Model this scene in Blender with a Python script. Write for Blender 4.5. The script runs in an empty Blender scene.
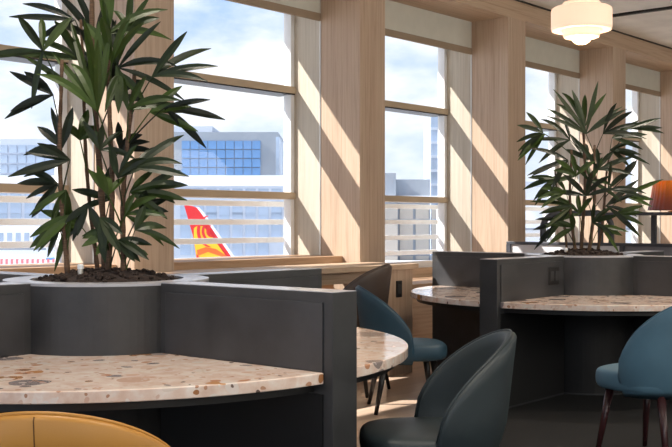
import bpy, bmesh, math, random
from mathutils import Vector, Matrix
from math import sin, cos, pi, radians

sc = bpy.context.scene
C = sc.collection
rnd = random.Random(7)

# ------------------------------------------------------------------ camera
F = 1050.0
CAMH = 1.3
SA, CA = 0.6461, 0.7632
cam_d = bpy.data.cameras.new('camera')
cam = bpy.data.objects.new('camera', cam_d)
C.objects.link(cam)
cam.location = (0, 0, CAMH)
fwd = Vector((CA, SA, 0))
cam.rotation_euler = fwd.to_track_quat('-Z', 'Y').to_euler()
cam_d.sensor_fit = 'HORIZONTAL'
cam_d.sensor_width = 36
cam_d.lens = 36 * F / 672
cam_d.shift_y = -1.5 / 672
cam_d.clip_end = 3000
cam_d.clip_start = 0.05
sc.camera = cam
sc.view_settings.view_transform = 'Standard'
sc.view_settings.look = 'None'
sc.view_settings.exposure = 0.28
sc.view_settings.gamma = 1
sc.view_settings.use_curve_mapping = False


def P(x, y, z):
    """photo measurement (pixel, depth in metres) -> place in the room"""
    lat = (x - 336) * z / F
    return Vector((lat * SA + z * CA, -lat * CA + z * SA, CAMH + (222 - y) * z / F))


# ------------------------------------------------------------------ materials
def lin(c):
    return tuple(((v / 255) / 12.92 if v / 255 <= .04045 else (((v / 255) + .055) / 1.055) ** 2.4) for v in c) + (1,)


def newmat(name):
    m = bpy.data.materials.new(name)
    m.use_nodes = True
    nt = m.node_tree
    b = nt.nodes['Principled BSDF']
    return m, nt, b


def N(nt, typ, **kw):
    n = nt.nodes.new(typ)
    for k, v in kw.items():
        if k in n.inputs:
            n.inputs[k].default_value = v
        else:
            setattr(n, k, v)
    return n


def coords(nt, scale=(1, 1, 1), src='Object'):
    tc = N(nt, 'ShaderNodeTexCoord')
    mp = N(nt, 'ShaderNodeMapping')
    mp.inputs['Scale'].default_value = scale
    nt.links.new(tc.outputs[src], mp.inputs['Vector'])
    return mp.outputs['Vector']


def ramp(nt, fac, stops, interp='LINEAR'):
    r = N(nt, 'ShaderNodeValToRGB')
    r.color_ramp.interpolation = interp
    while len(r.color_ramp.elements) < len(stops):
        r.color_ramp.elements.new(0.5)
    for e, (p, c) in zip(r.color_ramp.elements, stops):
        e.position = p
        e.color = c if len(c) == 4 else lin(c)
    nt.links.new(fac, r.inputs['Fac'])
    return r.outputs['Color']


def plain(name, col, rough=.5, metal=0, var=.08, scale=8, spec=.5, bump=0, bscale=200, stretch=(1, 1, 1)):
    m, nt, b = newmat(name)
    v = coords(nt, stretch)
    n = N(nt, 'ShaderNodeTexNoise', Scale=scale, Detail=4.0)
    nt.links.new(v, n.inputs['Vector'])
    c = lin(col)
    lo = tuple(x * (1 - var) for x in c[:3]) + (1,)
    hi = tuple(min(1, x * (1 + var)) for x in c[:3]) + (1,)
    nt.links.new(ramp(nt, n.outputs['Fac'], [(.3, lo), (.7, hi)]), b.inputs['Base Color'])
    b.inputs['Roughness'].default_value = rough
    b.inputs['Metallic'].default_value = metal
    b.inputs['Specular IOR Level'].default_value = spec
    if bump:
        n2 = N(nt, 'ShaderNodeTexNoise', Scale=bscale, Detail=3.0)
        nt.links.new(v, n2.inputs['Vector'])
        bp = N(nt, 'ShaderNodeBump', Strength=bump, Distance=.002)
        nt.links.new(n2.outputs['Fac'], bp.inputs['Height'])
        nt.links.new(bp.outputs['Normal'], b.inputs['Normal'])
    return m


def wood(name, base, dark, axis='Z', rough=.5, scale=1.0):
    m, nt, b = newmat(name)
    s = {'Z': (26, 26, .9), 'X': (.9, 26, 26), 'Y': (26, .9, 26)}[axis]
    v = coords(nt, tuple(q * scale for q in s))
    n = N(nt, 'ShaderNodeTexNoise', Scale=1.6, Detail=7.0, Roughness=.62, Distortion=.35)
    nt.links.new(v, n.inputs['Vector'])
    col = ramp(nt, n.outputs['Fac'], [(.28, dark), (.5, base), (.75, tuple(min(255, q + 10) for q in base))])
    v2 = coords(nt, tuple(q * .12 * scale for q in s))
    n2 = N(nt, 'ShaderNodeTexNoise', Scale=1.5, Detail=2.0)
    nt.links.new(v2, n2.inputs['Vector'])
    mx = N(nt, 'ShaderNodeMix', data_type='RGBA', blend_type='MULTIPLY')
    mx.inputs[0].default_value = .5
    nt.links.new(col, mx.inputs[6])
    nt.links.new(ramp(nt, n2.outputs['Fac'], [(.3, (225, 215, 205)), (.7, (255, 255, 255))]), mx.inputs[7])
    nt.links.new(mx.outputs[2], b.inputs['Base Color'])
    b.inputs['Roughness'].default_value = rough
    bp = N(nt, 'ShaderNodeBump', Strength=.12, Distance=.002)
    nt.links.new(n.outputs['Fac'], bp.inputs['Height'])
    nt.links.new(bp.outputs['Normal'], b.inputs['Normal'])
    return m


def terrazzo(name):
    m, nt, b = newmat(name)
    tc = N(nt, 'ShaderNodeTexCoord')
    dn = N(nt, 'ShaderNodeTexNoise', Scale=9.0, Detail=2.0)
    nt.links.new(tc.outputs['Object'], dn.inputs['Vector'])
    ad = N(nt, 'ShaderNodeMix', data_type='VECTOR')
    ad.inputs[0].default_value = .06
    nt.links.new(tc.outputs['Object'], ad.inputs[4])
    nt.links.new(dn.outputs['Color'], ad.inputs[5])
    vec = ad.outputs[1]
    n0 = N(nt, 'ShaderNodeTexNoise', Scale=14.0, Detail=5.0, Roughness=.6)
    nt.links.new(vec, n0.inputs['Vector'])
    cur = ramp(nt, n0.outputs['Fac'], [(.3, (226, 196, 178)), (.5, (240, 218, 204)), (.7, (250, 240, 232))])
    chips = [
        (3.6, .23, [(0, (150, 138, 138)), (.4, (205, 150, 100)), (.6, (170, 158, 154)), (.8, (222, 190, 172))], .9),
        (6.0, .34, [(0, (190, 132, 78)), (.18, (142, 128, 128)), (.34, (236, 222, 210)), (.55, (214, 178, 158)), (.7, (160, 146, 142)), (.78, (232, 205, 188))], .50),
        (13.0, .30, [(0, (236, 224, 214)), (.3, (170, 118, 78)), (.42, (225, 190, 170)), (.6, (150, 136, 134)), (.72, (205, 150, 115)), (.85, (240, 228, 220))], .55),
        (34.0, .26, [(0, (240, 230, 222)), (.35, (196, 150, 122)), (.6, (120, 100, 92)), (.68, (226, 196, 178))], .6),
    ]
    for sc_, th, stops, dens in chips:
        vo = N(nt, 'ShaderNodeTexVoronoi', Scale=sc_, Randomness=1.0)
        nt.links.new(vec, vo.inputs['Vector'])
        sep = N(nt, 'ShaderNodeSeparateColor')
        nt.links.new(vo.outputs['Color'], sep.inputs[0])
        thm = N(nt, 'ShaderNodeMath', operation='MULTIPLY')
        nt.links.new(sep.outputs[1], thm.inputs[0])
        thm.inputs[1].default_value = th / (1 - dens * .5)
        lt = N(nt, 'ShaderNodeMath', operation='LESS_THAN')
        nt.links.new(vo.outputs['Distance'], lt.inputs[0])
        nt.links.new(thm.outputs[0], lt.inputs[1])
        mx = N(nt, 'ShaderNodeMix', data_type='RGBA')
        nt.links.new(lt.outputs[0], mx.inputs[0])
        nt.links.new(cur, mx.inputs[6])
        nt.links.new(ramp(nt, sep.outputs[0], stops, 'CONSTANT'), mx.inputs[7])
        cur = mx.outputs[2]
    nt.links.new(cur, b.inputs['Base Color'])
    b.inputs['Roughness'].default_value = .09
    b.inputs['Specular IOR Level'].default_value = .6
    return m


def laminate(name, col, rough=.35):
    m, nt, b = newmat(name)
    v = coords(nt)
    n = N(nt, 'ShaderNodeTexNoise', Scale=5.0, Detail=5.0, Roughness=.6)
    nt.links.new(v, n.inputs['Vector'])
    c = lin(col)
    f = lambda k: tuple(x * k for x in c[:3]) + (1,)
    nt.links.new(ramp(nt, n.outputs['Fac'], [(.3, f(.75)), (.7, f(1.3))]), b.inputs['Base Color'])
    nt.links.new(ramp(nt, n.outputs['Fac'], [(.3, (rough - .08,) * 3 + (1,)), (.7, (rough + .1,) * 3 + (1,))]), b.inputs['Roughness'])
    return m


def glassmat(name, gloss=.08, tint=(1, 1, 1, 1)):
    m = bpy.data.materials.new(name)
    m.use_nodes = True
    nt = m.node_tree
    nt.nodes.clear()
    out = N(nt, 'ShaderNodeOutputMaterial')
    tr = N(nt, 'ShaderNodeBsdfTransparent')
    tr.inputs['Color'].default_value = tint
    gl = N(nt, 'ShaderNodeBsdfGlossy', Roughness=.01)
    lw = N(nt, 'ShaderNodeLayerWeight', Blend=.5)
    pw = N(nt, 'ShaderNodeMath', operation='POWER')
    pw.inputs[1].default_value = 5
    nt.links.new(lw.outputs['Facing'], pw.inputs[0])
    fr = N(nt, 'ShaderNodeMath', operation='MULTIPLY_ADD')
    fr.inputs[1].default_value = .8
    fr.inputs[2].default_value = .015
    nt.links.new(pw.outputs[0], fr.inputs[0])
    mx = N(nt, 'ShaderNodeMixShader')
    nt.links.new(fr.outputs[0], mx.inputs[0])
    nt.links.new(tr.outputs[0], mx.inputs[1])
    nt.links.new(gl.outputs[0], mx.inputs[2])
    nt.links.new(mx.outputs[0], out.inputs['Surface'])
    return m


def leafmat(name, c1, c2):
    m, nt, b = newmat(name)
    oi = N(nt, 'ShaderNodeObjectInfo')
    v = coords(nt)
    n = N(nt, 'ShaderNodeTexNoise', Scale=12.0, Detail=3.0)
    nt.links.new(v, n.inputs['Vector'])
    a = N(nt, 'ShaderNodeMath', operation='ADD')
    nt.links.new(oi.outputs['Random'], a.inputs[0])
    nt.links.new(n.outputs['Fac'], a.inputs[1])
    h = N(nt, 'ShaderNodeMath', operation='MULTIPLY')
    h.inputs[1].default_value = .5
    nt.links.new(a.outputs[0], h.inputs[0])
    col = ramp(nt, h.outputs[0], [(.25, c1), (.75, c2)])
    nt.links.new(col, b.inputs['Base Color'])
    b.inputs['Roughness'].default_value = .38
    b.inputs['Specular IOR Level'].default_value = .35
    tl = N(nt, 'ShaderNodeBsdfTranslucent')
    nt.links.new(ramp(nt, h.outputs[0], [(.25, (70, 95, 30)), (.75, (120, 140, 45))]), tl.inputs['Color'])
    mx = N(nt, 'ShaderNodeMixShader')
    mx.inputs[0].default_value = .22
    out = nt.nodes['Material Output']
    nt.links.new(b.outputs[0], mx.inputs[1])
    nt.links.new(tl.outputs[0], mx.inputs[2])
    nt.links.new(mx.outputs[0], out.inputs['Surface'])
    return m


def emis(name, col, s, rim=None):
    m, nt, b = newmat(name)
    b.inputs['Base Color'].default_value = lin(col)
    b.inputs['Emission Color'].default_value = lin(col)
    b.inputs['Emission Strength'].default_value = s
    b.inputs['Roughness'].default_value = .3
    return m


M = {}
M['wood'] = wood('oak_veneer_upright', (190, 167, 146), (168, 144, 122), 'Z')
M['jamb'] = wood('pale_jamb_laminate', (192, 184, 170), (176, 167, 152), 'Z')
M['wood_x'] = wood('oak_veneer_level', (194, 170, 146), (168, 142, 117), 'X')
M['wood_ledge'] = wood('ledge_wood', (188, 154, 122), (160, 124, 92), 'X')
M['floor'] = wood('floor_boards', (216, 190, 168), (196, 168, 145), 'X', rough=.3, scale=.3)
M['carpet'] = plain('black_carpet', (14, 14, 15), .95, var=.3, scale=200, bump=.5, bscale=700)
M['ceiling'] = plain('ceiling_plaster', (236, 236, 232), .9, var=.08, scale=3, bump=.3, bscale=60)
M['dark'] = laminate('charcoal_laminate', (52, 53, 55), .42)
M['dark2'] = laminate('charcoal_panel', (54, 55, 58), .36)
M['under_shade'] = plain('under_table_shade', (12, 12, 14), .6, var=.15)  # near-black stands in for the shade under the tabletops
M['cap'] = plain('grey_sheen_top', (176, 178, 186), .25, var=.05)  # pale tone carries window reflections painted onto the dark top edges
M['black'] = plain('black_lacquer', (18, 18, 19), .45, var=.1)
M['terrazzo'] = terrazzo('terrazzo')
M['blind'] = plain('blind_fabric', (205, 205, 195), .9, var=.03, bump=.3, bscale=400)
M['hem'] = plain('blind_hem_bar', (150, 132, 112), .6, var=.04)
M['bronze'] = plain('transom_bronze', (178, 160, 136), .45, var=.04)
M['white'] = plain('white_aluminium', (235, 237, 240), .4, var=.02)
M['glass'] = glassmat('window_glass')
M['teal'] = plain('teal_upholstery', (46, 78, 96), .5, var=.08, scale=6, bump=.15, bscale=500)
M['teal2'] = plain('blue_grey_upholstery', (86, 122, 142), .6, var=.08, scale=6, bump=.15, bscale=500)
M['green'] = plain('dark_green_leather', (44, 54, 58), .5, var=.08, scale=6, bump=.1, bscale=300)
M['yellow'] = plain('mustard_leather', (186, 132, 58), .4, var=.06, scale=5, bump=.1, bscale=300)
M['brown'] = plain('dark_brown_leather', (74, 62, 56), .5, var=.08)
M['legblack'] = plain('black_stained_leg', (26, 22, 22), .3, var=.1)
M['legred'] = plain('oxblood_leg', (62, 34, 36), .25, var=.1)
M['seam'] = plain('seam_thread', (96, 62, 22), .7)
M['brass'] = plain('brass', (196, 138, 52), .3, metal=.9, var=.05)
M['opal'] = emis('opal_glass_lit', (252, 214, 184), .62)
M['opal2'] = emis('opal_glass_bright', (255, 230, 190), 1.1)
M['soil'] = plain('potting_soil', (46, 35, 30), .95, var=.5, scale=60, bump=1, bscale=120)
M['stem'] = plain('palm_cane', (92, 70, 52), .8, var=.4, scale=30, stretch=(1, 1, 6))
M['petiole'] = plain('palm_petiole', (92, 100, 52), .6, var=.15)
M['leaf'] = leafmat('palm_leaf', (28, 42, 20), (66, 88, 34))
M['leafdark'] = leafmat('palm_leaf_dark', (20, 28, 22), (42, 56, 34))
M['steel'] = plain('brushed_steel', (200, 196, 188), .3, metal=.7, var=.05)
M['frame'] = plain('dark_metal_frame', (74, 76, 82), .45, metal=.3, var=.05)
M['panelw'] = plain('white_panel', (215, 215, 218), .5, var=.02)
M['greyband'] = plain('grey_bench_back', (120, 118, 124), .6, var=.05)
# outside
M['bld'] = plain('pale_cladding', (196, 204, 216), .8, var=.04, scale=.1)
M['bldg'] = plain('grey_concrete', (150, 158, 168), .8, var=.06, scale=.1)
M['bldbeige'] = plain('beige_cladding', (190, 182, 172), .8, var=.05, scale=.1)
M['bglass'] = plain('blue_curtain_glass', (104, 146, 194), .25, var=.2, scale=.08)  # blue lightened to carry the outdoor haze
M['bglass2'] = plain('grey_curtain_glass', (170, 186, 206), .25, var=.3, scale=.12)  # tint washed paler so the haze sits in the colour
M['bwhite'] = plain('bright_white_roof', (245, 247, 250), .7, var=.02)
M['apron'] = plain('apron_concrete', (190, 194, 200), .9, var=.06, scale=.05)
M['red'] = plain('red_paint', (226, 40, 44), .5, var=.05, scale=.5)
M['finyellow'] = plain('yellow_paint', (252, 200, 40), .5, var=.03)
M['finorange'] = plain('orange_paint', (240, 110, 40), .5, var=.03)
M['pinkred'] = plain('pale_red_paint', (226, 130, 136), .7, var=.05)  # pale red of the barrier posts
M['blue'] = plain('blue_paint', (110, 158, 210), .6, var=.05)


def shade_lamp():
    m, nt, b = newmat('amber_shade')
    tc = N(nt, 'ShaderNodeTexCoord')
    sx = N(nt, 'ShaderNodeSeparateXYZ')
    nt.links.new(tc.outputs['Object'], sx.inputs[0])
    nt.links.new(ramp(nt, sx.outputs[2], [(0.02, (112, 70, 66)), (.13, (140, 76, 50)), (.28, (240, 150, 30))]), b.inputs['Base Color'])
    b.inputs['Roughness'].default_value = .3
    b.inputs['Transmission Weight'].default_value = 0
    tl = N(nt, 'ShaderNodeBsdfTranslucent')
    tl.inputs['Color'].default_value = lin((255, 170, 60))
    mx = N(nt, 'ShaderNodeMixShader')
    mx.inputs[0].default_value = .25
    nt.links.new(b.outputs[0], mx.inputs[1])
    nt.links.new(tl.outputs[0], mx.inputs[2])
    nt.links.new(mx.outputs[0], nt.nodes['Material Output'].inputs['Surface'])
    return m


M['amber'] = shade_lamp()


# ------------------------------------------------------------------ helpers
def tag(o, label=None, cat=None, group=None, kind=None):
    if label: o['label'] = label
    if cat: o['category'] = cat
    if group: o['group'] = group
    if kind: o['kind'] = kind
    return o


def empty(name, loc=(0, 0, 0), rz=0, label=None, cat=None, group=None):
    o = bpy.data.objects.new(name, None)
    o.empty_display_size = .1
    C.objects.link(o)
    o.location = loc
    o.rotation_euler = (0, 0, rz)
    return tag(o, label, cat, group)


def obj(name, bm, mat, parent=None, smooth=False, loc=None, rz=None, bevel=0, subsurf=0):
    me = bpy.data.meshes.new(name)
    bmesh.ops.recalc_face_normals(bm, faces=bm.faces)
    bm.to_mesh(me)
    bm.free()
    if smooth:
        for p in me.polygons: p.use_smooth = True
    me.materials.append(M[mat] if isinstance(mat, str) else mat)
    o = bpy.data.objects.new(name, me)
    C.objects.link(o)
    if parent: o.parent = parent
    if loc is not None: o.location = loc
    if rz is not None: o.rotation_euler = (0, 0, rz)
    if bevel:
        md = o.modifiers.new('bevel', 'BEVEL')
        md.width = bevel
        md.segments = 2
        md.limit_method = 'ANGLE'
    if subsurf:
        md = o.modifiers.new('subsurf', 'SUBSURF')
        md.levels = subsurf
        md.render_levels = subsurf
    return o


def BM(): return bmesh.new()


def box(bm, x0, x1, y0, y1, z0, z1):
    vs = [bm.verts.new(p) for p in ((x0, y0, z0), (x1, y0, z0), (x1, y1, z0), (x0, y1, z0), (x0, y0, z1), (x1, y0, z1), (x1, y1, z1), (x0, y1, z1))]
    for f in ((0, 3, 2, 1), (4, 5, 6, 7), (0, 1, 5, 4), (1, 2, 6, 5), (2, 3, 7, 6), (3, 0, 4, 7)):
        bm.faces.new([vs[i] for i in f])
    return bm


def bx(*a): return box(BM(), *a)


def prism(bm, pts, z0, z1):
    a = [bm.verts.new((p[0], p[1], z0)) for p in pts]
    b = [bm.verts.new((p[0], p[1], z1)) for p in pts]
    n = len(pts)
    bm.faces.new(a[::-1])
    bm.faces.new(b)
    for i in range(n):
        bm.faces.new((a[i], a[(i + 1) % n], b[(i + 1) % n], b[i]))
    return bm


def lathe(bm, prof, seg=32, cx=0, cy=0, cap=True):
    rings = []
    for r, z in prof:
        rings.append([bm.verts.new((cx + max(r, 1e-4) * cos(2 * pi * k / seg), cy + max(r, 1e-4) * sin(2 * pi * k / seg), z)) for k in range(seg)])
    for a, b in zip(rings, rings[1:]):
        for k in range(seg):
            bm.faces.new((a[k], a[(k + 1) % seg], b[(k + 1) % seg], b[k]))
    if cap:
        bm.faces.new(rings[0][::-1])
        bm.faces.new(rings[-1])
    return bm


def tube(bm, pts, rads, seg=8):
    pts = [Vector(p) for p in pts]
    if not isinstance(rads, (list, tuple)): rads = [rads] * len(pts)
    rings = []
    up = Vector((0, 0, 1))
    t0 = (pts[1] - pts[0]).normalized()
    if abs(t0.dot(up)) > .95: up = Vector((1, 0, 0))
    s = t0.cross(up).normalized()
    for i, p in enumerate(pts):
        t = (pts[min(i + 1, len(pts) - 1)] - pts[max(i - 1, 0)]).normalized()
        s = (s - t * s.dot(t)).normalized()
        u = t.cross(s)
        rings.append([bm.verts.new(p + (s * cos(2 * pi * k / seg) + u * sin(2 * pi * k / seg)) * rads[i]) for k in range(seg)])
    for a, b in zip(rings, rings[1:]):
        for k in range(seg):
            bm.faces.new((a[k], a[(k + 1) % seg], b[(k + 1) % seg], b[k]))
    bm.faces.new(rings[0][::-1])
    bm.faces.new(rings[-1])
    return bm


def copy_tree(o, parent=None):
    c = o.copy()
    C.objects.link(c)
    if parent: c.parent = parent
    for ch in [q for q in bpy.data.objects if q.parent == o]:
        copy_tree(ch, c)
    return c


# ------------------------------------------------------------------ room shell
WY = 5.94            # room face of the window wall
GY = WY + .80        # glass line
SP = 2.56            # bay spacing
PX0 = 4.79           # left edge of the pier beside the large palm
PW = .37
HB = 3.53            # underside of the header
CZ = 3.74            # ceiling
XL, XR = -3.0, 20.6
YB = -5.0

st = lambda n, bm, m, **k: tag(obj(n, bm, m, **k), kind='structure')
st('floor', bx(XL, XR, YB, GY + .3, -.12, 0), 'floor')
st('floor_carpet', bx(XL, XR, YB, 3.79, 0, .006), 'carpet')
st('ceiling', bx(XL, XR, YB, WY - .02, CZ, CZ + .15), 'ceiling')
bm = BM()
box(bm, XL, XR, WY, GY + .1, HB, CZ + .12)
st('wall_window', bm, 'wood_x')
st('trim_1', bx(XL, XR, WY - .022, WY + .001, CZ - .012, CZ + .02), 'black')   # black strip painted as the shade in the gap at the ceiling edge
st('wall_back', bx(XL, XR, YB - .15, YB, -.12, CZ + .1), 'ceiling')
st('wall_end', bx(XR, XR + .15, YB, GY + .3, -.12, CZ + .1), 'wood')
# overhang of the roof outside the glass
st('trim_2', bx(XL, XR, GY + .1, GY + .47, 3.48, 3.75), 'bronze')
npier = list(range(-3, 7))
tr = 3
for k in npier:
    x0 = PX0 + k * SP
    bm = BM()
    box(bm, x0, x0 + PW, WY, WY + .467, 0, HB + .001)
    box(bm, x0 + .004, x0 + PW - .004, WY + .467, WY + .479, 0, HB + .001)
    st('trim_%d' % tr, bm, 'wood', bevel=.002)
    tr += 1
    st('trim_%d' % tr, bx(x0 - .001, x0 + PW + .001, WY + .479, GY + .02, 0, HB + .001), 'jamb')
    tr += 1
    # bright metal guide of the blind running down the groove
    if k in (0, 1, 2, 3, 4):
        g = obj('blind_guide_rail', bx(x0 - .006, x0 + .004, WY + .466, WY + .480, .99 if k < 2 else .7, HB), 'steel')
        tag(g, ['slim metal blind guide on pier beside the large palm', 'slim metal blind guide on the pier right of the aircraft tail window',
                'slim metal blind guide on the pier left of the small palm', 'slim metal blind guide on the pier behind the small palm',
                'slim metal blind guide on pier at far right behind the amber lamp'][k], 'guide rail', 'blind guide rails')

# windows: one per bay, frame + transoms + pane
bl_lab = {-1: 'roller blind at far left window, mostly above the view', 0: 'pale roller blind over the aircraft tail window',
          1: 'pale roller blind over window between the two wide wooden piers', 2: 'pale roller blind behind the lit pendant lamp',
          3: 'pale roller blind in the window bay at right edge', 4: 'pale roller blind in the furthest bay'}
for i, k in enumerate(range(-2, 6)):
    xa = PX0 + (k) * SP + PW
    xb = PX0 + (k + 1) * SP
    low = .68
    w = empty('window_%d' % (i + 1), ((xa + xb) / 2, GY, low))
    w['kind'] = 'structure'
    w.location = (0, 0, 0)
    fb = BM()
    box(fb, xa - .002, xa + .05, GY, GY + .09, .80, HB)
    box(fb, xb - .05, xb + .002, GY, GY + .09, .80, HB)
    box(fb, xa, xb, GY, GY + .09, .80, .87)
    box(fb, xa, xb, GY, GY + .09, HB - .07, HB)
    obj('window_frame', fb, 'white', w)
    obj('transom', bx(xa - .002, xb + .002, GY - .02, GY + .22, 2.515, 2.58), 'bronze', w, bevel=.004)
    obj('transom', bx(xa - .002, xb + .002, GY - .02, GY + .22, 1.515, 1.58), 'bronze', w, bevel=.004)
    obj('transom_dark_line', bx(xa, xb, GY - .01, GY + .2, 2.503, 2.515), 'black', w)  # dark strip along the underside of the upper transom
    for za, zb in ((.86, 1.52), (1.575, 2.505), (2.575, HB - .06)):
        obj('pane', bx(xa + .04, xb - .04, GY + .055, GY + .063, za, zb), 'glass', w)
    st('trim_%d' % tr, bx(xa - .002, xb + .002, WY, GY + .3, 0, .70), 'wood_ledge'); tr += 1
    st('trim_%d' % tr, bx(xa, xb, GY - .05, GY + .1, .70, .80), 'wood_x'); tr += 1
    if k >= -1 and k <= 3:
        r = empty('roller_blind', (xb, WY + .47, 0), 0, bl_lab[k], 'blind', 'roller blinds half drawn in the window bays')
        xw = xa - xb
        obj('blind_fabric', bx(xw + .005, -.009, -.002, .004, 3.23, HB - .001), 'blind', r)
        obj('hem_bar', bx(xw + .003, -.007, -.012, .014, 3.165, 3.235), 'hem', r, bevel=.003)
    if k >= -1 and k <= 3:
        g = empty('guard_rail', (xa, GY + .36, 0), 0,
                  {-1: 'white outdoor guard rail beyond the leftmost window', 0: 'white outdoor guard rail in front of the red aircraft tail',
                   1: 'white outdoor guard rail beyond the window between the two wide piers', 2: 'white outdoor guard rail beyond the window with the bent tube',
                   3: 'white outdoor guard rail beyond the rightmost window'}[k], 'railing', 'white guard rails outside the windows')
        Lx = SP
        for h in (1.475, 1.30, 1.125, .95, .775):
            obj('rail_bar', bx(-PW, Lx - PW, 0, .035, h - .026, h + .026), 'white', g, bevel=.004)
        for q in (.165,):
            obj('rail_post', bx(-PW + q * Lx, -PW + q * Lx + .035, .036, .075, -.1, 1.49), 'white', g)

# wooden counter along the wall, ends between the planters
CX1 = 7.42
ct = empty('window_counter', (CX1, WY - .6, 0), 0, 'long pale wooden counter under the windows ending beside the second planter', 'counter')
obj('worktop', bx(-10.4, 0, 0, .6, .895, .94), 'wood_x', ct, bevel=.003)
obj('apron_board', bx(-10.4, -.42, .10, .13, .80, .895), 'wood_x', ct)
ped = obj('end_pedestal', bx(-.40, -.05, .03, .598, 0, .894), 'wood', ct, bevel=.004)
obj('side_panel', bx(-.44, -.40, .01, .598, 0, .894), 'wood', ct, bevel=.003)
so = obj('power_socket', bx(-.29, -.215, .018, .031, .66, .80), 'black', ct, bevel=.004)
obj('socket_insert', bx(-.275, -.23, .014, .019, .69, .77), 'dark', so)
for x in (-3.2, -6.4, -9.6):
    obj('support_panel', bx(x, x + .04, .12, .598, 0, .895), 'wood', ct)
# raised wooden ledges in front of the glass
for k, lab in ((-2, None), (-1, 'raised wooden window ledge behind the large palm'), (0, 'raised brown wooden window ledge under the aircraft tail window')):
    xa = PX0 + k * SP + PW
    xb = PX0 + (k + 1) * SP
    if lab is None: continue
    l = empty('window_ledge', (xa, WY + .2, .70), 0, lab, 'ledge', 'raised wooden window ledges')
    obj('ledge_top', bx(.003, xb - xa - .004, 0, .59, .265, .29), 'wood_ledge', l, bevel=.002)
    obj('ledge_front', bx(.003, xb - xa - .004, .0, .02, .0, .265), 'wood_ledge', l)
# black linear track on the ceiling
tag(obj('ceiling_track', bx(11.50, 11.55, 2.4, WY - .04, CZ - .03, CZ), 'black'), 'thin black linear track crossing the pale ceiling beside the pendant lamp', 'track')

# ------------------------------------------------------------------ planter stations
R = 1.36
RP = .455
HP = 1.045
HT = .75
HA = .07             # half thickness of a partition


def rot90(p, q):
    x, y = p
    for _ in range(q): x, y = -y, x
    return (x, y)


def station(loc, label):
    root = empty('planter_table', loc, 0, label, 'planter table', 'round planter tables with cross partitions')
    # drum with open top
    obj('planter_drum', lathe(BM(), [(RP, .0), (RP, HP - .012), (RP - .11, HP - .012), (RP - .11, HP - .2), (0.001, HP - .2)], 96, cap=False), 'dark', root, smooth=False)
    obj('drum_shade_band', lathe(BM(), [(RP + .002, .02), (RP + .002, HT - .08)], 96, cap=False), 'under_shade', root)  # black band painting the under-table shade on the drum
    rim = BM()
    lathe(rim, [(RP + .001, HP - .012), (RP + .001, HP), (RP - .115, HP), (RP - .115, HP - .03)], 96, cap=False)
    obj('planter_rim', rim, 'cap', root)
    for q in range(4):
        L = 1.40
        core = BM()
        pts = [rot90(p, q) for p in ((RP - .02, -HA), (L, -HA), (L, HA), (RP - .02, HA))]
        prism(core, pts, 0, HP - .003)
        a = obj('partition', core, 'dark', root, bevel=.003)
        for s in (-1, 1):
            y0, y1 = (HA, HA + .006) if s > 0 else (-HA - .006, -HA)
            pts = [rot90(p, q) for p in ((RP + .03, y0), (L - .045, y0), (L - .045, y1), (RP + .03, y1))]
            pan = BM()
            prism(pan, pts, HT + .002, HP - .04)
            obj('inset_panel', pan, 'dark2', a, bevel=.002)
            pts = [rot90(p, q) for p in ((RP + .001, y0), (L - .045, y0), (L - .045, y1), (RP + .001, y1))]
            obj('shade_tone_panel', prism(BM(), pts, .02, HT - .08), 'dark2' if (q == 1 and s > 0) else 'under_shade', a)  # under-table shade painted black; the window-lit side painted lighter
        pts = [rot90(p, q) for p in ((RP - .015, -HA + .002), (L - .002, -HA + .002), (L - .002, HA - .002), (RP - .015, HA - .002))]
        obj('top_edge', prism(BM(), pts, HP - .0025, HP), 'cap', a)
        # quarter top
        t = BM()
        e = HA + .001
        pts = []
        a0 = math.asin(e / R)
        n = 28
        for i in range(n + 1):
            an = a0 + (pi / 2 - 2 * a0) * i / n
            pts.append((R * cos(an), R * sin(an)))
        b0 = math.asin(e / (RP + .001))
        for i in range(13):
            an = pi / 2 - b0 - (pi / 2 - 2 * b0) * i / 12
            pts.append(((RP + .001) * cos(an), (RP + .001) * sin(an)))
        prism(t, [rot90(p, q) for p in pts], HT - .042, HT)
        obj('terrazzo_tabletop', t, 'terrazzo', root, bevel=.004)
        pts = []
        R2 = R - .05
        a0 = math.asin(e / R2)
        for i in range(n + 1):
            an = a0 + (pi / 2 - 2 * a0) * i / n
            pts.append((R2 * cos(an), R2 * sin(an)))
        for i in range(13):
            an = pi / 2 - b0 - (pi / 2 - 2 * b0) * i / 12
            pts.append(((RP + .001) * cos(an), (RP + .001) * sin(an)))
        obj('support_board', prism(BM(), [rot90(p, q) for p in pts], HT - .075, HT - .0425), 'black', root)
    return root


S1 = Vector((2.967, 3.868, 0))
S2 = Vector((7.59, 3.868, 0))
s1 = station(S1, 'large dark planter table in the foreground with pink terrazzo top')
s2 = station(S2, 'dark planter table further back on the right with terrazzo top')


def socket(root, x, y0, x2=None):
    """two flush black sockets on the -x arm, facing the front quadrant"""
    p = obj('power_socket', bx(x - .075, x + .075, -HA - .013, -HA - .0055, .835, .965), 'black', root, bevel=.003)
    obj('socket_insert', bx(x - .062, x - .008, -HA - .017, -HA - .013, .865, .935), 'dark', p)
    obj('socket_insert', bx(x + .008, x + .062, -HA - .017, -HA - .013, .865, .935), 'dark', p)
    return p


socket(s2, -.62, 0)
socket(s1, -.72, 0)


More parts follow.
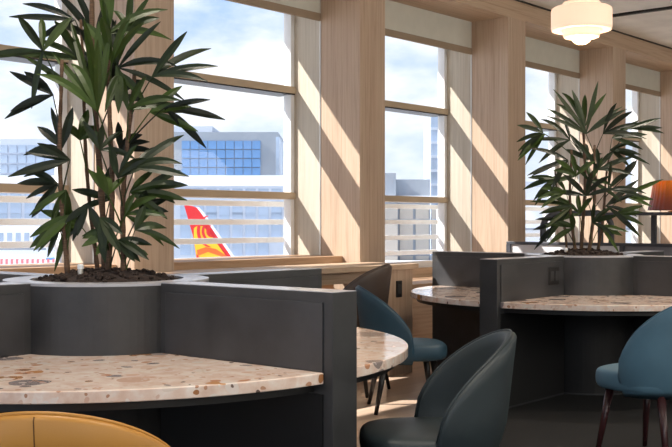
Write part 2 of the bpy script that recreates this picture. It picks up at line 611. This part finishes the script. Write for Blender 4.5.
def make_soil(c, label):
    bm = BM()
    rs = random.Random(int(c.x * 100))
    rings = []
    nr, ns = 12, 56
    for i in range(nr + 1):
        r = (RP - .12) * (i / nr)
        ring = []
        for k in range(ns):
            a = 2 * pi * k / ns
            z = HP - .018 + .05 * (1 - (i / nr) ** 2) + rs.uniform(-.009, .014)
            ring.append(bm.verts.new((max(r, .002) * cos(a), max(r, .002) * sin(a), z)))
        rings.append(ring)
    for a, b in zip(rings, rings[1:]):
        for k in range(ns): bm.faces.new((a[k], a[(k + 1) % ns], b[(k + 1) % ns], b[k]))
    for i in range(150):
        a = rs.uniform(0, 2 * pi)
        r = (RP - .15) * math.sqrt(rs.random())
        q = r / (RP - .12)
        s = rs.uniform(.006, .018)
        mt = Matrix.Translation((r * cos(a), r * sin(a), HP - .013 + .05 * (1 - q * q) + s * .3)) @ Matrix.Rotation(rs.uniform(0, 6), 4, 'X') @ Matrix.Diagonal((s, s * rs.uniform(.6, 1), s * rs.uniform(.5, .9), 1))
        bmesh.ops.create_icosphere(bm, subdivisions=1, radius=1, matrix=mt)
    o = obj('potting_soil', bm, 'soil', loc=(c.x, c.y, 0))
    return tag(o, label, 'soil', kind='stuff')


make_soil(S1, 'dark crumbly soil around the large palm in the near planter')
make_soil(S2, 'dark soil around the palm in the far planter')


def gauge(p, h, label):
    r = empty('water_gauge', p, 0, label, 'water gauge', 'water gauges in the planters')
    obj('gauge_tube', lathe(BM(), [(.012, -.05), (.012, h - .02)], 16), 'steel', r, smooth=False)
    obj('gauge_cap', lathe(BM(), [(.014, h - .02), (.014, h - .004), (.009, h)], 16), 'white', r)


z = 4.60
p = P(80.5, 272, z)
gauge((p.x, p.y, HP), .07, 'small metal tube standing in soil in front of the large palm')
p = P(566, 250, 8.15)
gauge((p.x, p.y, HP), .055, 'small pale tube standing in soil beside the far palm')

# ------------------------------------------------------------------ palms
RGT = Vector((SA, -CA, 0))
FWD = Vector((CA, SA, 0))
UP = Vector((0, 0, 1))


def blade(bm, p0, d, side, L, w, droop, seg=7):
    """a pleated narrow leaflet with its own thickness"""
    nrm = side.cross(d).normalized()
    rows = []
    for i in range(seg + 1):
        t = i / seg
        c = p0 + d * (L * t) + Vector((0, 0, -1)) * (droop * L * t * t)
        hw = w * .5 * min(1, t * 2.6 + .16) * (1 - max(0, (t - .55) / .45) ** 2.1)
        hw = max(hw, .0016)
        rows.append([bm.verts.new(c - side * hw + nrm * hw * .28), bm.verts.new(c), bm.verts.new(c + side * hw + nrm * hw * .28),
                     bm.verts.new(c + side * hw + nrm * (hw * .28 - .0008)), bm.verts.new(c - nrm * .0012), bm.verts.new(c - side * hw + nrm * (hw * .28 - .0008))])
    for a, b in zip(rows, rows[1:]):
        for k in range(6):
            bm.faces.new((a[k], a[(k + 1) % 6], b[(k + 1) % 6], b[k]))
    bm.faces.new(rows[0][::-1])
    bm.faces.new(rows[-1])


def frond(root, stem_pt, hub, aim, n, spread, L, w, droop, rs, mat, depth):
    if n > 4: n -= 1
    L *= 1.24
    """palmate leaf: petiole from the cane, leaflets fanned about the hub"""
    bm = BM()
    mid = (stem_pt + hub) * .5 + Vector((0, 0, .05 * (hub - stem_pt).length))
    pts = []
    for i in range(7):
        t = i / 6
        pts.append(stem_pt * (1 - t) ** 2 + mid * 2 * t * (1 - t) + hub * t * t)
    tube(bm, pts, [.0042 - .0018 * i / 6 for i in range(7)], 6)
    for i in range(n):
        f = 0 if n == 1 else i / (n - 1) - .5
        an = radians(aim + f * spread + rs.uniform(-13, 13))
        dd = RGT * cos(an) + UP * sin(an) + FWD * (depth + rs.uniform(-.4, .4))
        dd.normalize()
        v = (FWD * -1 + UP * .35 + RGT * rs.uniform(-.5, .5)).normalized()
        side = dd.cross(v).normalized()
        blade(bm, hub, dd, side, L * rs.uniform(.7, 1.12) * (1 - .25 * abs(f)), w * rs.uniform(.8, 1.15), droop * rs.uniform(.4, 2.2), rs and 7)
    return obj('leaf', bm, mat, root)


def palm(c, zc, stems, hubs, label, ppm, wleaf, seed):
    rs = random.Random(seed)
    root = empty('lady_palm', (0, 0, 0), 0, label, 'plant', 'palms growing in the planter tables')
    base = Vector((c.x, c.y, HP))
    root.location = base
    sl = []
    for (bxp, byp, txp, typ, dz, r) in stems:
        a = P(bxp, byp, zc + dz) - base
        a.z = 0.01
        b = P(txp, typ, zc + dz * .6) - base
        bm = BM()
        pts, rr = [], []
        nseg = 22
        for i in range(nseg + 1):
            t = i / nseg
            p = a.lerp(b, t) + RGT * (.014 * sin(t * 5 + bxp)) + FWD * .01 * sin(t * 4)
            pts.append(p)
            rr.append(r * (1 - .35 * t) * (1.14 if i % 2 else .94))
        tube(bm, pts, rr, 9)
        obj('stem', bm, 'stem', root, smooth=True)
        sl.append(pts)
    for h in hubs:
        hx, hy, aim, n, spread, Lp = h[:6]
        dz = h[6] if len(h) > 6 else rs.uniform(-.18, .12)
        hub = P(hx, hy, zc + dz) - base
        tgt = hub + Vector((0, 0, -.16)) - (RGT * cos(radians(aim)) * .06)
        best = min((p for s in sl for p in s), key=lambda p: (p - tgt).length + (0.0 if p.z < hub.z - .05 else .5))
        frond(root, best, hub, aim, n, spread, Lp / ppm, wleaf, .18 if sin(radians(aim)) > .3 else .10, rs,
              'leaf' if rs.random() < .55 else 'leafdark', rs.uniform(-.35, .3))
    return root


H1 = [
    # upper crown
    (98, 112, 98, 9, 52, 96, -.12), (112, 62, 84, 7, 74, 70, -.1), (92, 106, 104, 8, 62, 92, -.05), (103, 80, 96, 6, 70, 70, .05), (108, 34, 62, 5, 95, 62, -.08), (118, 68, 38, 5, 95, 62, -.1),
    (128, 110, 55, 5, 85, 50, -.12), (120, 72, 275, 4, 60, 42, -.12),
    (43, 51, 178, 3, 130, 50, -.12), (43, 51, 70, 2, 40, 54, -.1), (53, 95, 172, 4, 70, 46, -.1), (152, 77, 25, 4, 50, 62, -.14),
    (96, 40, 120, 5, 80, 58, .1), (80, 60, 135, 4, 60, 60, .08), (75, 20, 165, 3, 50, 52, 0), (128, 30, 70, 4, 70, 50, 0),
    (150, 112, 15, 5, 60, 52, -.1), (164, 108, -12, 3, 42, 50, -.12), 
    (112, 100, 60, 4, 70, 40, 0),
    # middle
    (62, 148, 120, 5, 110, 44, -.06), (80, 140, 80, 5, 90, 40, 0), (70, 160, 175, 4, 60, 46, -.1), (100, 150, 60, 5, 110, 42, -.1),
    (135, 168, 40, 4, 60, 52, -.12), 
    (120, 150, 40, 5, 80, 40, .05), (58, 184, 190, 5, 70, 42, -.1), (66, 190, 245, 3, 50, 34, -.12),
    (130, 192, 5, 5, 80, 44, -.1), (110, 200, 150, 4, 90, 36, .06), (145, 188, 10, 3, 40, 34, -.05),
    (118, 178, 65, 4, 60, 46, -.14),
    # lower
    (72, 215, 220, 5, 60, 50, -.12), (80, 225, 170, 4, 90, 36, -.1), (88, 205, 250, 4, 80, 34, -.14), (60, 228, 225, 2, 30, 30, -.1),
    (125, 215, 20, 5, 90, 40, -.1), (135, 230, 40, 5, 80, 36, -.14), (112, 232, 200, 4, 70, 34, -.12), (140, 212, 50, 4, 60, 28, -.06),
    (118, 240, -20, 4, 50, 30, -.1), (133, 251, 0, 1, 0, 17, -.1), (100, 218, 300, 4, 60, 34, -.16), (108, 195, 95, 4, 60, 36, -.16),
]
palm(S1, 4.83, [(65, 270, 60, 60, -.12, .012), (102, 268, 92, -60, .0, .015), (107, 270, 112, 30, -.08, .013), (122, 268, 132, 70, -.1, .013), (97, 266, 78, 20, .1, .010)],
     H1, 'tall leafy lady palm filling the near planter at left', 219, .037, 11)
H2 = [
    (586, 134, 92, 8, 130, 52, -.1), (584, 128, 95, 5, 70, 54, .1), (543, 133, 160, 5, 110, 32, -.1), (545, 134, 215, 3, 40, 32, -.05), (603, 134, 35, 6, 80, 42, -.1),
    (628, 129, 12, 3, 22, 40, -.1), (612, 138, 15, 4, 60, 38, 0), (570, 140, 150, 5, 90, 40, .05), (568, 160, 195, 5, 80, 36, -.1),
    (576, 176, 120, 6, 130, 34, -.15), (598, 170, 60, 6, 110, 36, -.12), (588, 160, 95, 5, 90, 34, .1), (608, 190, 40, 5, 90, 34, -.1),
    (606, 206, 5, 5, 80, 36, -.12), (572, 206, 185, 6, 90, 36, -.12), (556, 178, 195, 4, 60, 26, 0), (586, 196, 90, 6, 130, 34, -.15),
    (622, 180, 65, 3, 30, 26, -.1), (614, 214, -10, 4, 60, 30, -.05), (562, 222, 200, 4, 60, 30, -.08), (592, 222, 30, 5, 120, 28, -.14),
    (574, 228, 160, 4, 90, 26, -.1), (610, 150, -5, 4, 60, 36, .05),
    (624, 196, 8, 3, 30, 36, .05), (580, 214, 120, 5, 120, 28, 0), (600, 226, -20, 4, 60, 24, -.1), (566, 192, 160, 4, 70, 30, -.12),
    (590, 182, 60, 6, 140, 30, -.15),
]
palm(S2, 8.31, [(574, 251, 570, 150, -.05, .013), (583, 251, 584, 130, .05, .015), (590, 251, 596, 145, -.1, .014), (597, 252, 610, 160, .0, .012), (566, 251, 556, 170, .1, .010)],
     H2, 'smaller dark green lady palm in the far planter at right', 126, .040, 23)


# ------------------------------------------------------------------ tub chairs
def make_chair(name, mat, legmat, loc, rz, label, seat_h=.47, back=.385, seam=False, wide=1.0, group='upholstered tub chairs'):
    root = empty(name, loc, rz, label, 'chair' if seat_h < .55 else 'stool', group)
    zs = seat_h
    # seat cushion
    bm = BM()
    n = 40
    prof = [(.80, -.115), (.93, -.11), (.985, -.09), (1.0, -.055), (.985, -.02), (.94, -.005), (.8, .004), (.5, .010), (.2, .012)]
    rings = []
    for s, dz in prof:
        ring = []
        for k in range(n):
            a = 2 * pi * k / n
            ca, sa = cos(a), sin(a)
            ex = 3.1
            r = (abs(ca) ** ex + abs(sa) ** ex) ** (-1 / ex)
            x = .262 * wide * r * ca * s
            y = .265 * r * sa * s + .035
            if y < 0: x *= 1 - .12 * (y / -.23) ** 2
            ring.append(bm.verts.new((x, y, zs + dz)))
        rings.append(ring)
    for a, b in zip(rings, rings[1:]):
        for k in range(n): bm.faces.new((a[k], a[(k + 1) % n], b[(k + 1) % n], b[k]))
    bm.faces.new(rings[0][::-1]); bm.faces.new(rings[-1])
    obj('seat', bm, mat, root, smooth=True, subsurf=1)
    # wrap-around back shell
    bm = BM()
    pm = radians(98)
    nph = 44
    K = 9
    loops = []

    def rad(hh, ph):
        t = max(0, min(1, (hh + .13) / (back + .13)))
        k = .80 + .20 * min(1, t * 3.2) ** .6 + .05 * t
        return k
    outer_r = []
    for i in range(nph + 1):
        ph = -pm + 2 * pm * i / nph
        q = cos(ph / pm * pi / 2)
        hr = -.015 + (back + .015) * max(q, 0) ** .58
        loop = []
        zb = -.135

        def pt(hh, off):
            k = rad(hh, ph)
            rx = (.285 * wide * k) - off
            ry = (.285 * k) - off
            lean = .035 * max(0, hh) / back * max(0, cos(ph))
            return Vector((rx * sin(ph), -ry * cos(ph) - lean - .0, zs + hh))
        for j in range(K + 1):
            loop.append(pt(zb + (hr - .012 - zb) * j / K, 0))
        loop.append(pt(hr - .003, .006)); loop.append(pt(hr + .002, .022)); loop.append(pt(hr - .003, .038))
        for j in range(K + 1):
            loop.append(pt(hr - .012 + (-.07 - hr + .012) * j / K, .045))
        outer_r.append([v.copy() for v in loop])
        loops.append([bm.verts.new(v) for v in loop])
    for a, b in zip(loops, loops[1:]):
        m = len(a)
        for k in range(m): bm.faces.new((a[k], a[(k + 1) % m], b[(k + 1) % m], b[k]))
    bm.faces.new(loops[0][::-1]); bm.faces.new(loops[-1])
    sh = obj('backrest', bm, mat, root, smooth=True)
    # rolled piping along the rim
    bm = BM()
    tube(bm, [l[K + 2] + Vector((0, 0, .001)) for l in outer_r], .0055, 6)
    obj('rim_piping', bm, mat, sh, smooth=True)
    if seam:
        mid = outer_r[nph // 2]
        bm = BM()
        tube(bm, [v + Vector((0, -.0003, 0)) for v in mid[:K + 2]], .0016, 5)
        tag(obj('seam', bm, 'seam', sh), 'thin dark stitched centre seam')
    hl = zs - .11
    for k, (sx, sy) in enumerate(((-1, 1), (1, 1), (-1, -1), (1, -1))):
        bm = BM()
        f = hl / .36
        top = Vector((sx * .165, sy * .165 + .02, hl))
        bot = Vector((sx * (.165 + .045 * f), sy * (.165 + .06 * f) + .01, 0))
        tube(bm, [bot, bot.lerp(top, .5), top], [.013, .019, .025], 12)
        obj('leg', bm, legmat, root, smooth=True)
    return root


def heading(dx, dy): return math.atan2(dy, dx) - pi / 2


def ground(px, z):
    p = P(px, 222, z)
    return (p.x, p.y, 0)


def face(loc, tgt): return heading(tgt[0] - loc[0], tgt[1] - loc[1])


# front dark chair
l = ground(434, 4.25)
make_chair('tub_chair', 'green', 'legblack', l, heading(*( (RGT * -1 + FWD * -.09).to_2d() )), 'dark green-black tub chair in the centre foreground', group='tub chairs at the planter tables')
# teal chair behind
l = ground(403, 7.3)
make_chair('tub_chair', 'teal', 'legblack', l, heading(*((RGT * 1 + FWD * .08).to_2d())), 'teal tub chair behind the curved end of the near terrazzo top', group='tub chairs at the planter tables')
# yellow foreground chair
l = ground(74, 2.74)
make_chair('tub_chair', 'yellow', 'legblack', l, heading(*((RGT * .03 + FWD).to_2d())), 'mustard yellow tub chair at bottom left, seen from behind', seam=True, wide=1.14, group='tub chairs at the planter tables')
# blue chair at right
l = ground(657, 5.75)
make_chair('tub_chair', 'teal2', 'legred', l, heading(*((RGT * -.6 + FWD * .8).to_2d())), 'blue-grey tub chair at the right edge by the far table', seat_h=.50, back=.41, wide=1.06, group='tub chairs at the planter tables')
# brown counter stool
make_chair('counter_stool', 'brown', 'legblack', (6.22, 5.13, 0), heading(-.3, 1), 'dark brown stool pulled up to the wooden counter', seat_h=.615, back=.36, group=None)

# ------------------------------------------------------------------ divider with shelf, lamp, bent tube
DX = 9.85
dv = empty('shelf_divider', (DX, WY - .03, 0), 0, 'dark framed divider with white panels and an open shelf behind the far planter', 'divider')
obj('top_rail', bx(-.03, .05, -2.9, 0, 1.06, 1.09), 'frame', dv, bevel=.003)
for y in (-.05, -1.35, -2.15, -2.9):
    obj('frame_post', bx(-.031, .051, y, y + .05, 0, 1.06), 'frame', dv)
obj('white_panel', bx(-.012, .03, -1.30, -.05, .06, 1.06), 'panelw', dv)
obj('grey_panel', bx(-.012, .03, -2.10, -1.30, .06, 1.06), 'greyband', dv)
obj('grey_panel', bx(-.012, .03, -2.85, -2.10, .06, 1.06), 'greyband', dv)
ys0 = -1.02
obj('shelf', bx(-.16, .22, -2.9, ys0, 1.365, 1.395), 'frame', dv, bevel=.003)
for y in (ys0 - .08, -1.665, -2.88):
    obj('shelf_post', bx(-.01, .03, y, y + .045, 1.09, 1.365), 'frame', dv)

lz = 10.08
lp = P(674, 212, lz)
lamp = empty('table_lamp', (DX + .03, lp.y, 1.395), 0, 'amber glass table lamp on the dark shelf at the right edge', 'lamp')
bm = BM()
seg = 72
ro = []
for (r, z_) in ((.275, .02), (.245, .16), (.225, .30)):
    ro.append([bm.verts.new((r * (1 + (.018 if k % 2 else 0)) * cos(2 * pi * k / seg), r * (1 + (.018 if k % 2 else 0)) * sin(2 * pi * k / seg), z_)) for k in range(seg)])
for a, b in zip(ro, ro[1:]):
    for k in range(seg): bm.faces.new((a[k], a[(k + 1) % seg], b[(k + 1) % seg], b[k]))
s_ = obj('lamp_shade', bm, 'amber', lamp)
sm = s_.modifiers.new('sol', 'SOLIDIFY'); sm.thickness = .004
obj('lamp_base', lathe(BM(), [(.09, 0), (.09, .012), (.02, .02), (.012, .16)], 32), 'brass', lamp)
obj('bulb', lathe(BM(), [(.012, .16), (.03, .19), (.035, .215), (.02, .245), (.001, .25)], 24), 'opal2', lamp, smooth=True)
pl = bpy.data.lights.new('lamp_glow', 'POINT'); pl.energy = 4; pl.color = (1, .72, .38); pl.shadow_soft_size = .03
po = bpy.data.objects.new('lamp_glow', pl); C.objects.link(po); po.parent = lamp; po.location = (0, 0, .27)

tb = [P(542, 262, 11.75) * 1]
base = P(542, 222, 11.5)
bm = BM()
pts = [(0, 0, 0), (0, 0, 1.1), (0, 0, 1.22)]
for i in range(9):
    a = pi - (pi / 2) * i / 8
    pts.append(tuple(RGT * (.17 + .17 * cos(a)) + Vector((0, 0, 1.24 + .15 * sin(a)))))
e = RGT * .60 + Vector((0, 0, 1.40)); pts.append(tuple(e))
for i in range(1, 9):
    a = pi / 2 - (pi / 2) * i / 8
    pts.append(tuple(RGT * (.60 + .15 * cos(a)) + Vector((0, 0, 1.24 + .15 * sin(a)))))
pts.append(tuple(RGT * .75))
tube(bm, pts, .033, 14)
bp_ = P(543, 222, 11.5)
tag(obj('bent_tube_rail', bm, 'frame', smooth=True, loc=(bp_.x, bp_.y, 0)), 'dark bent metal tube standing by the window behind the far palm', 'rail')

# ------------------------------------------------------------------ pendant lamp
pz = 7.1
pc = P(581.5, 222, pz)
px = lambda w: w * pz / F
zz = lambda y: CAMH + (222 - y) * pz / F
pd = empty('pendant_lamp', (pc.x, pc.y, CZ), 0, 'lit tiered opal glass pendant lamp with brass cap near the ceiling', 'lamp')
L0 = lambda y: zz(y) - CZ
obj('brass_cap', lathe(BM(), [(px(12), L0(2.5)), (px(12), L0(-14)), (px(5), L0(-18)), (px(2), L0(-22))], 40), 'brass', pd, smooth=False)
obj('rod', lathe(BM(), [(px(1.5), L0(-20)), (px(1.5), -.03)], 12), 'brass', pd)
obj('canopy', lathe(BM(), [(.07, -.03), (.07, 0)], 32), 'brass', pd)
g = lathe(BM(), [(px(13), L0(2)), (px(18), L0(2.5)), (px(19), L0(4)), (px(19), L0(7)), (px(27), L0(7.5)), (px(29.5), L0(9)), (px(30), L0(11)), (px(30), L0(28)), (px(29), L0(30.5)),
                (px(26), L0(31)), (px(18), L0(29.5))], 64, cap=False)
obj('upper_glass', g, 'opal', pd, smooth=False)
g = lathe(BM(), [(px(18), L0(29)), (px(18), L0(35.5)), (px(17), L0(37.5)), (px(15), L0(38)), (px(10), L0(37))], 48, cap=False)
obj('lower_glass', g, 'opal', pd, smooth=False)
g = lathe(BM(), [(px(10.5), L0(36)), (px(10), L0(39)), (px(8), L0(42)), (px(4.5), L0(44)), (px(.2), L0(44.6))], 40, cap=False)
obj('globe_tip', g, 'opal2', pd, smooth=True)
pl = bpy.data.lights.new('pendant_glow', 'POINT'); pl.energy = 14; pl.color = (1, .80, .56); pl.shadow_soft_size = .12
po = bpy.data.objects.new('pendant_glow', pl); C.objects.link(po); po.parent = pd; po.location = (0, 0, L0(54))

# ------------------------------------------------------------------ outside
YAW = math.atan2(SA, CA) - pi / 2     # local +y runs along the view


def ext(name, label, cat, px_c, z, **k):
    p = P(px_c, 222, z)
    return empty(name, (p.x, p.y, 0), YAW, label, cat, **k)


def epx(c, z):
    return lambda x: (x - c) * z / F


def epz(z): return lambda y: CAMH + (222 - y) * z / F


st('ground_outside', bx(-300, 900, GY + 1.2, 900, -6.2, -6.0), 'apron')


def block(root, name, m, c, z, x0, x1, y0, y1, dep, off=0, **k):
    X, Z = epx(c, z), epz(z)
    return obj(name, bx(X(x0), X(x1), off, off + dep, Z(y1), Z(y0)), m, root, **k)


# glass terminal behind the tail (z 150)
t = ext('airport_terminal', 'long pale glass terminal with a white roof band beyond the aircraft tail', 'building', 120, 150)
z = 150
block(t, 'wall', 'bld', 120, z, -60, 300, 186, 274, 20)
block(t, 'roof_band', 'bwhite', 120, z, -62, 286, 176, 186, 24, -2)
X, Z = epx(120, z), epz(z)
proto = obj('window', bx(-.72, .72, -.12, .02, -.95, .95), 'bglass2', t)
first = True
for r, (ya, hh) in enumerate(((192, .5), (208, 1), (217, .7), (231, 1.15), (249, .9))):
    for x in range(180, 292, 13):
        if r in (4,) and x > 262: continue
        o = proto if first else proto.copy()
        if not first: C.objects.link(o)
        first = False
        o.location = (X(x + 5.5), 0, Z(ya))
        o.scale = (1, 1, hh)
for r, ya in enumerate((195, 208, 219)):
    for x in range(-40, 72, 14):
        o = proto.copy(); C.objects.link(o)
        o.location = (X(x), 0, Z(ya)); o.scale = (1.05, 1, .8)

# grey office building with blue glass (z 240)
z = 240
t = ext('office_building', 'grey office building with a big blue glass area above the terminal roof', 'building', 225, z)
block(t, 'wall', 'bldg', 225, z, 172, 278, 132, 280, 30)
block(t, 'upper_wall', 'bld', 225, z, 172, 212, 126, 133, 26, .5)
block(t, 'corner_strip', 'bglass2', 225, z, 276, 279.5, 137, 278, 26, -.3)
X, Z = epx(225, z), epz(z)
ps = obj('window', bx(-.93, .93, -.3, .02, -.93, .93), 'bglass', t)
first = True
for i in range(9):
    for j in range(4):
        o = ps if first else ps.copy()
        if not first: C.objects.link(o)
        first = False
        o.location = (X(186 + i * 8.8), 0, Z(145 + j * 9))
# block behind the leftmost window
z = 260
t = ext('hotel_block', 'pale blue gridded building behind the leftmost window', 'building', 20, z)
block(t, 'wall', 'bld', 20, z, -60, 60, 139, 280, 30)
X, Z = epx(20, z), epz(z)
ps = obj('window', bx(-.95, .95, -.3, .02, -.95, .95), 'bglass2', t)
first = True
for i in range(11):
    for j in range(4):
        o = ps if first else ps.copy()
        if not first: C.objects.link(o)
        first = False
        o.location = (X(-42 + i * 9.2), 0, Z(149 + j * 10))

# tail fin
z = 100
t = ext('aircraft_tail_fin', 'red aircraft tail fin with a yellow swirl beyond the railing', 'aircraft tail', 208, z)
X, Z = epx(208, z), epz(z)


def fin(name, m, pts, y0, y1, parent=t):
    bm = BM()
    n = len(pts)
    a = [bm.verts.new((X(p[0]), y0, Z(p[1]))) for p in pts]
    b = [bm.verts.new((X(p[0]), y1, Z(p[1]))) for p in pts]
    bm.faces.new(a); bm.faces.new(b[::-1])
    for i in range(n): bm.faces.new((a[i], b[i], b[(i + 1) % n], a[(i + 1) % n]))
    return obj(name, bm, m, parent)


fin('tail_body', 'red', [(184, 205), (192, 206), (197, 208), (201, 213), (235, 262), (250, 285), (200, 285), (197, 262), (193, 236)], 0, .35)
fin('white_leading_edge', 'bwhite', [(196, 206.5), (199, 207.5), (204, 213), (238, 262), (253, 285), (250, 285), (235, 262), (201, 213)], -.03, .38)


def arcband(cx, cy, r0, r1, a0, a1, k0=.9, n=14):
    o, i_ = [], []
    for q in range(n + 1):
        a = radians(a0 + (a1 - a0) * q / n)
        tp = sin(pi * q / n) ** .6
        rm = (r0 + r1) / 2
        hw = (r1 - r0) / 2 * max(tp, .08)
        o.append((cx + (rm + hw) * cos(a) * k0, cy - (rm + hw) * sin(a)))
        i_.append((cx + (rm - hw) * cos(a) * k0, cy - (rm - hw) * sin(a)))
    return o + i_[::-1]


fin('swirl_yellow', 'finyellow', [(193.8, 238), (194, 228), (197, 226), (203, 226), (208, 232), (213, 238), (226, 256), (236, 266), (200, 270), (196.5, 257)], -.04, .39)
for i, (r0, r1) in enumerate(((4.5, 7.5), (9.5, 12.5), (14.5, 18))):
    fin('swirl_red', 'red', arcband(213, 231, r0, r1, 110, 262), -.06 - .0 * i, .41)
fin('swirl_orange', 'finorange', [(197, 250), (206, 247), (216, 249), (227, 256), (232, 262), (220, 256), (208, 252), (197.6, 256)], -.06, .41)
fin('swirl_red', 'red', [(196.5, 254), (204, 262), (212, 272), (199, 276)], -.07, .42)

# building in the third bay, plus a block for a window reflection
z = 200
t = ext('grey_block', 'grey stepped building beyond the window between the wide piers', 'building', 405, z)
block(t, 'wall', 'bldg', 405, z, 368, 396, 173, 285, 30)
block(t, 'side_wing', 'bldg', 405, z, 396, 431, 179, 285, 20, 2)
block(t, 'canopy', 'bwhite', 405, z, 366, 442, 196, 200, 22, -2)
X, Z = epx(405, z), epz(z)
ps = obj('window', bx(-1.25, 1.25, -.3, .02, -1.3, 1.3), 'bldbeige', t)
first = True
for i in range(5):
    for j in range(4):
        o = ps if first else ps.copy()
        if not first: C.objects.link(o)
        first = False
        o.location = (X(375 + i * 16), 0 if i < 2 else 2, Z(212 + j * 17))
z = 230
t = ext('window_reflection_block', 'narrow pale blue block standing in for a window glass reflection between the wide piers', 'building', 440, z)  # block added in place of a tinted reflection in the outer glass
block(t, 'wall', 'bglass2', 440, z, 431, 447, 116, 285, 20)
X, Z = epx(440, z), epz(z)
for j in range(9):
    obj('reflection_band', bx(X(430.8), X(447.2), -.3, .3, Z(130 + j * 14), Z(127.5 + j * 14)), 'bld', t)
z = 220
t = ext('white_hall', 'bright white hall beyond the windows behind the far palm', 'building', 580, z)
block(t, 'wall', 'bwhite', 580, z, 505, 655, 186, 285, 30)
block(t, 'roof_edge', 'bld', 580, z, 503, 657, 182, 187, 34, -2)
block(t, 'ledge', 'bldg', 580, z, 505, 655, 228, 230, 2, -2)

# shuttle bus and barriers low on the apron in the leftmost window
z = 70
t = ext('airport_bus', 'white airport bus with a row of small windows seen at far left', 'bus', 10, z)
block(t, 'body', 'bwhite', 10, z, -60, 46, 226, 300, 2.6)
X, Z = epx(10, z), epz(z)
ps = obj('window', bx(-.16, .16, -.04, .02, -.42, .42), 'bglass2', t)
first = True
for i in range(10):
    o = ps if first else ps.copy()
    if not first: C.objects.link(o)
    first = False
    o.location = (X(-42 + i * 8.6), 0, Z(239))
obj('stripe', bx(X(-60), X(46), -.03, .02, Z(250), Z(248)), 'bldg', t)
for sx in (-40, 30):
    bm = tube(BM(), [(X(sx), -.05, -5.5), (X(sx), .3, -5.5)], .5, 20)
    obj('wheel', bm, 'black', t)
z = 60
X, Z = epx(30, z), epz(z)
b0 = P(30, 222, z)
pr = None
for i in range(12):
    root = empty('striped_barrier', (0, 0, 0), YAW, 'red and white striped barrier post in the row below the leftmost window', 'barrier', 'striped barriers on the apron')
    p = P(2 + i * 5.2, 222, z)
    root.location = (p.x, p.y, 0)
    if pr is None:
        a = bx(-.09, .05, -.05, .05, -5.99, Z(259)); me = obj('red_post', a, 'pinkred', root)
        b = bx(.05, .2, -.04, .04, -5.99, Z(260)); mf = obj('white_post', b, 'bwhite', root)
        pr = (me, mf)
    else:
        for q in pr:
            c = q.copy(); C.objects.link(c); c.parent = root
z = 64
t = ext('blue_baggage_tractor', 'light blue ground vehicle left of the palm stem', 'vehicle', 55, z)
X, Z = epx(55, z), epz(z)
block(t, 'body', 'blue', 55, z, 46, 64, 258, 300, 1.6)
block(t, 'cab', 'bglass2', 55, z, 54, 61, 250, 258, 1.4, .1)

# ------------------------------------------------------------------ light
sun_d = bpy.data.lights.new('sun', 'SUN')
sun_d.energy = 8.2
sun_d.angle = radians(.6)
sun_d.color = (1, .95, .88)
sun = bpy.data.objects.new('sun', sun_d)
C.objects.link(sun)
sun.rotation_euler = Vector((1.0, -1.0, -1.25)).to_track_quat('-Z', 'Y').to_euler()

for i, (x, y) in enumerate(((-.5, 1.6), (3.0, 1.2), (2.4, 3.3), (6.6, 1.4), (7.4, 3.2), (10.5, 2.0), (3.0, -1.8), (7.0, -1.8), (13.5, 3.0))):  # unseen ceiling spots added as fill from above
    d = bpy.data.lights.new('added_fill_spot', 'SPOT')
    d.energy = 150; d.color = (1, .88, .74); d.spot_size = radians(88); d.spot_blend = .6; d.shadow_soft_size = .12
    o = bpy.data.objects.new('added_fill_spot', d); C.objects.link(o); o.location = (x, y, CZ - .03)
for i, x in enumerate((0, 5, 10, 15)):  # unseen area lights added by the back wall to brighten the ceiling
    d = bpy.data.lights.new('added_fill_area', 'AREA')
    d.shape = 'RECTANGLE'; d.size = 4.8; d.size_y = 1.6; d.energy = 100; d.color = (1, .93, .84)
    o = bpy.data.objects.new('added_fill_area', d); C.objects.link(o); o.location = (x, YB + .5, 2.6)
    o.rotation_euler = Vector((0, .75, 1)).to_track_quat('-Z', 'Y').to_euler()

w = bpy.data.worlds.new('World')
sc.world = w
w.use_nodes = True
nt = w.node_tree
bg = nt.nodes['Background']
tc = N(nt, 'ShaderNodeTexCoord')
mp = N(nt, 'ShaderNodeMapping')
mp.inputs['Scale'].default_value = (1, 1, 2.2)
nt.links.new(tc.outputs['Generated'], mp.inputs['Vector'])
n = N(nt, 'ShaderNodeTexNoise', Scale=5.5, Detail=6.0, Roughness=.55)
nt.links.new(mp.outputs[0], n.inputs['Vector'])
sep = N(nt, 'ShaderNodeSeparateXYZ')
nt.links.new(tc.outputs['Generated'], sep.inputs[0])
sky = ramp(nt, sep.outputs[2], [(-.02, (176, 182, 190)), (.0, (214, 226, 242)), (.2, (170, 198, 236)), (.8, (120, 160, 215))])
cl = ramp(nt, n.outputs['Fac'], [(.42, (0, 0, 0)), (.60, (255, 255, 255))])
mx = N(nt, 'ShaderNodeMix', data_type='RGBA')
nt.links.new(cl, mx.inputs[0])
nt.links.new(sky, mx.inputs[6])
mx.inputs[7].default_value = lin((244, 247, 252))
nt.links.new(mx.outputs[2], bg.inputs['Color'])
bg.inputs['Strength'].default_value = 1.08
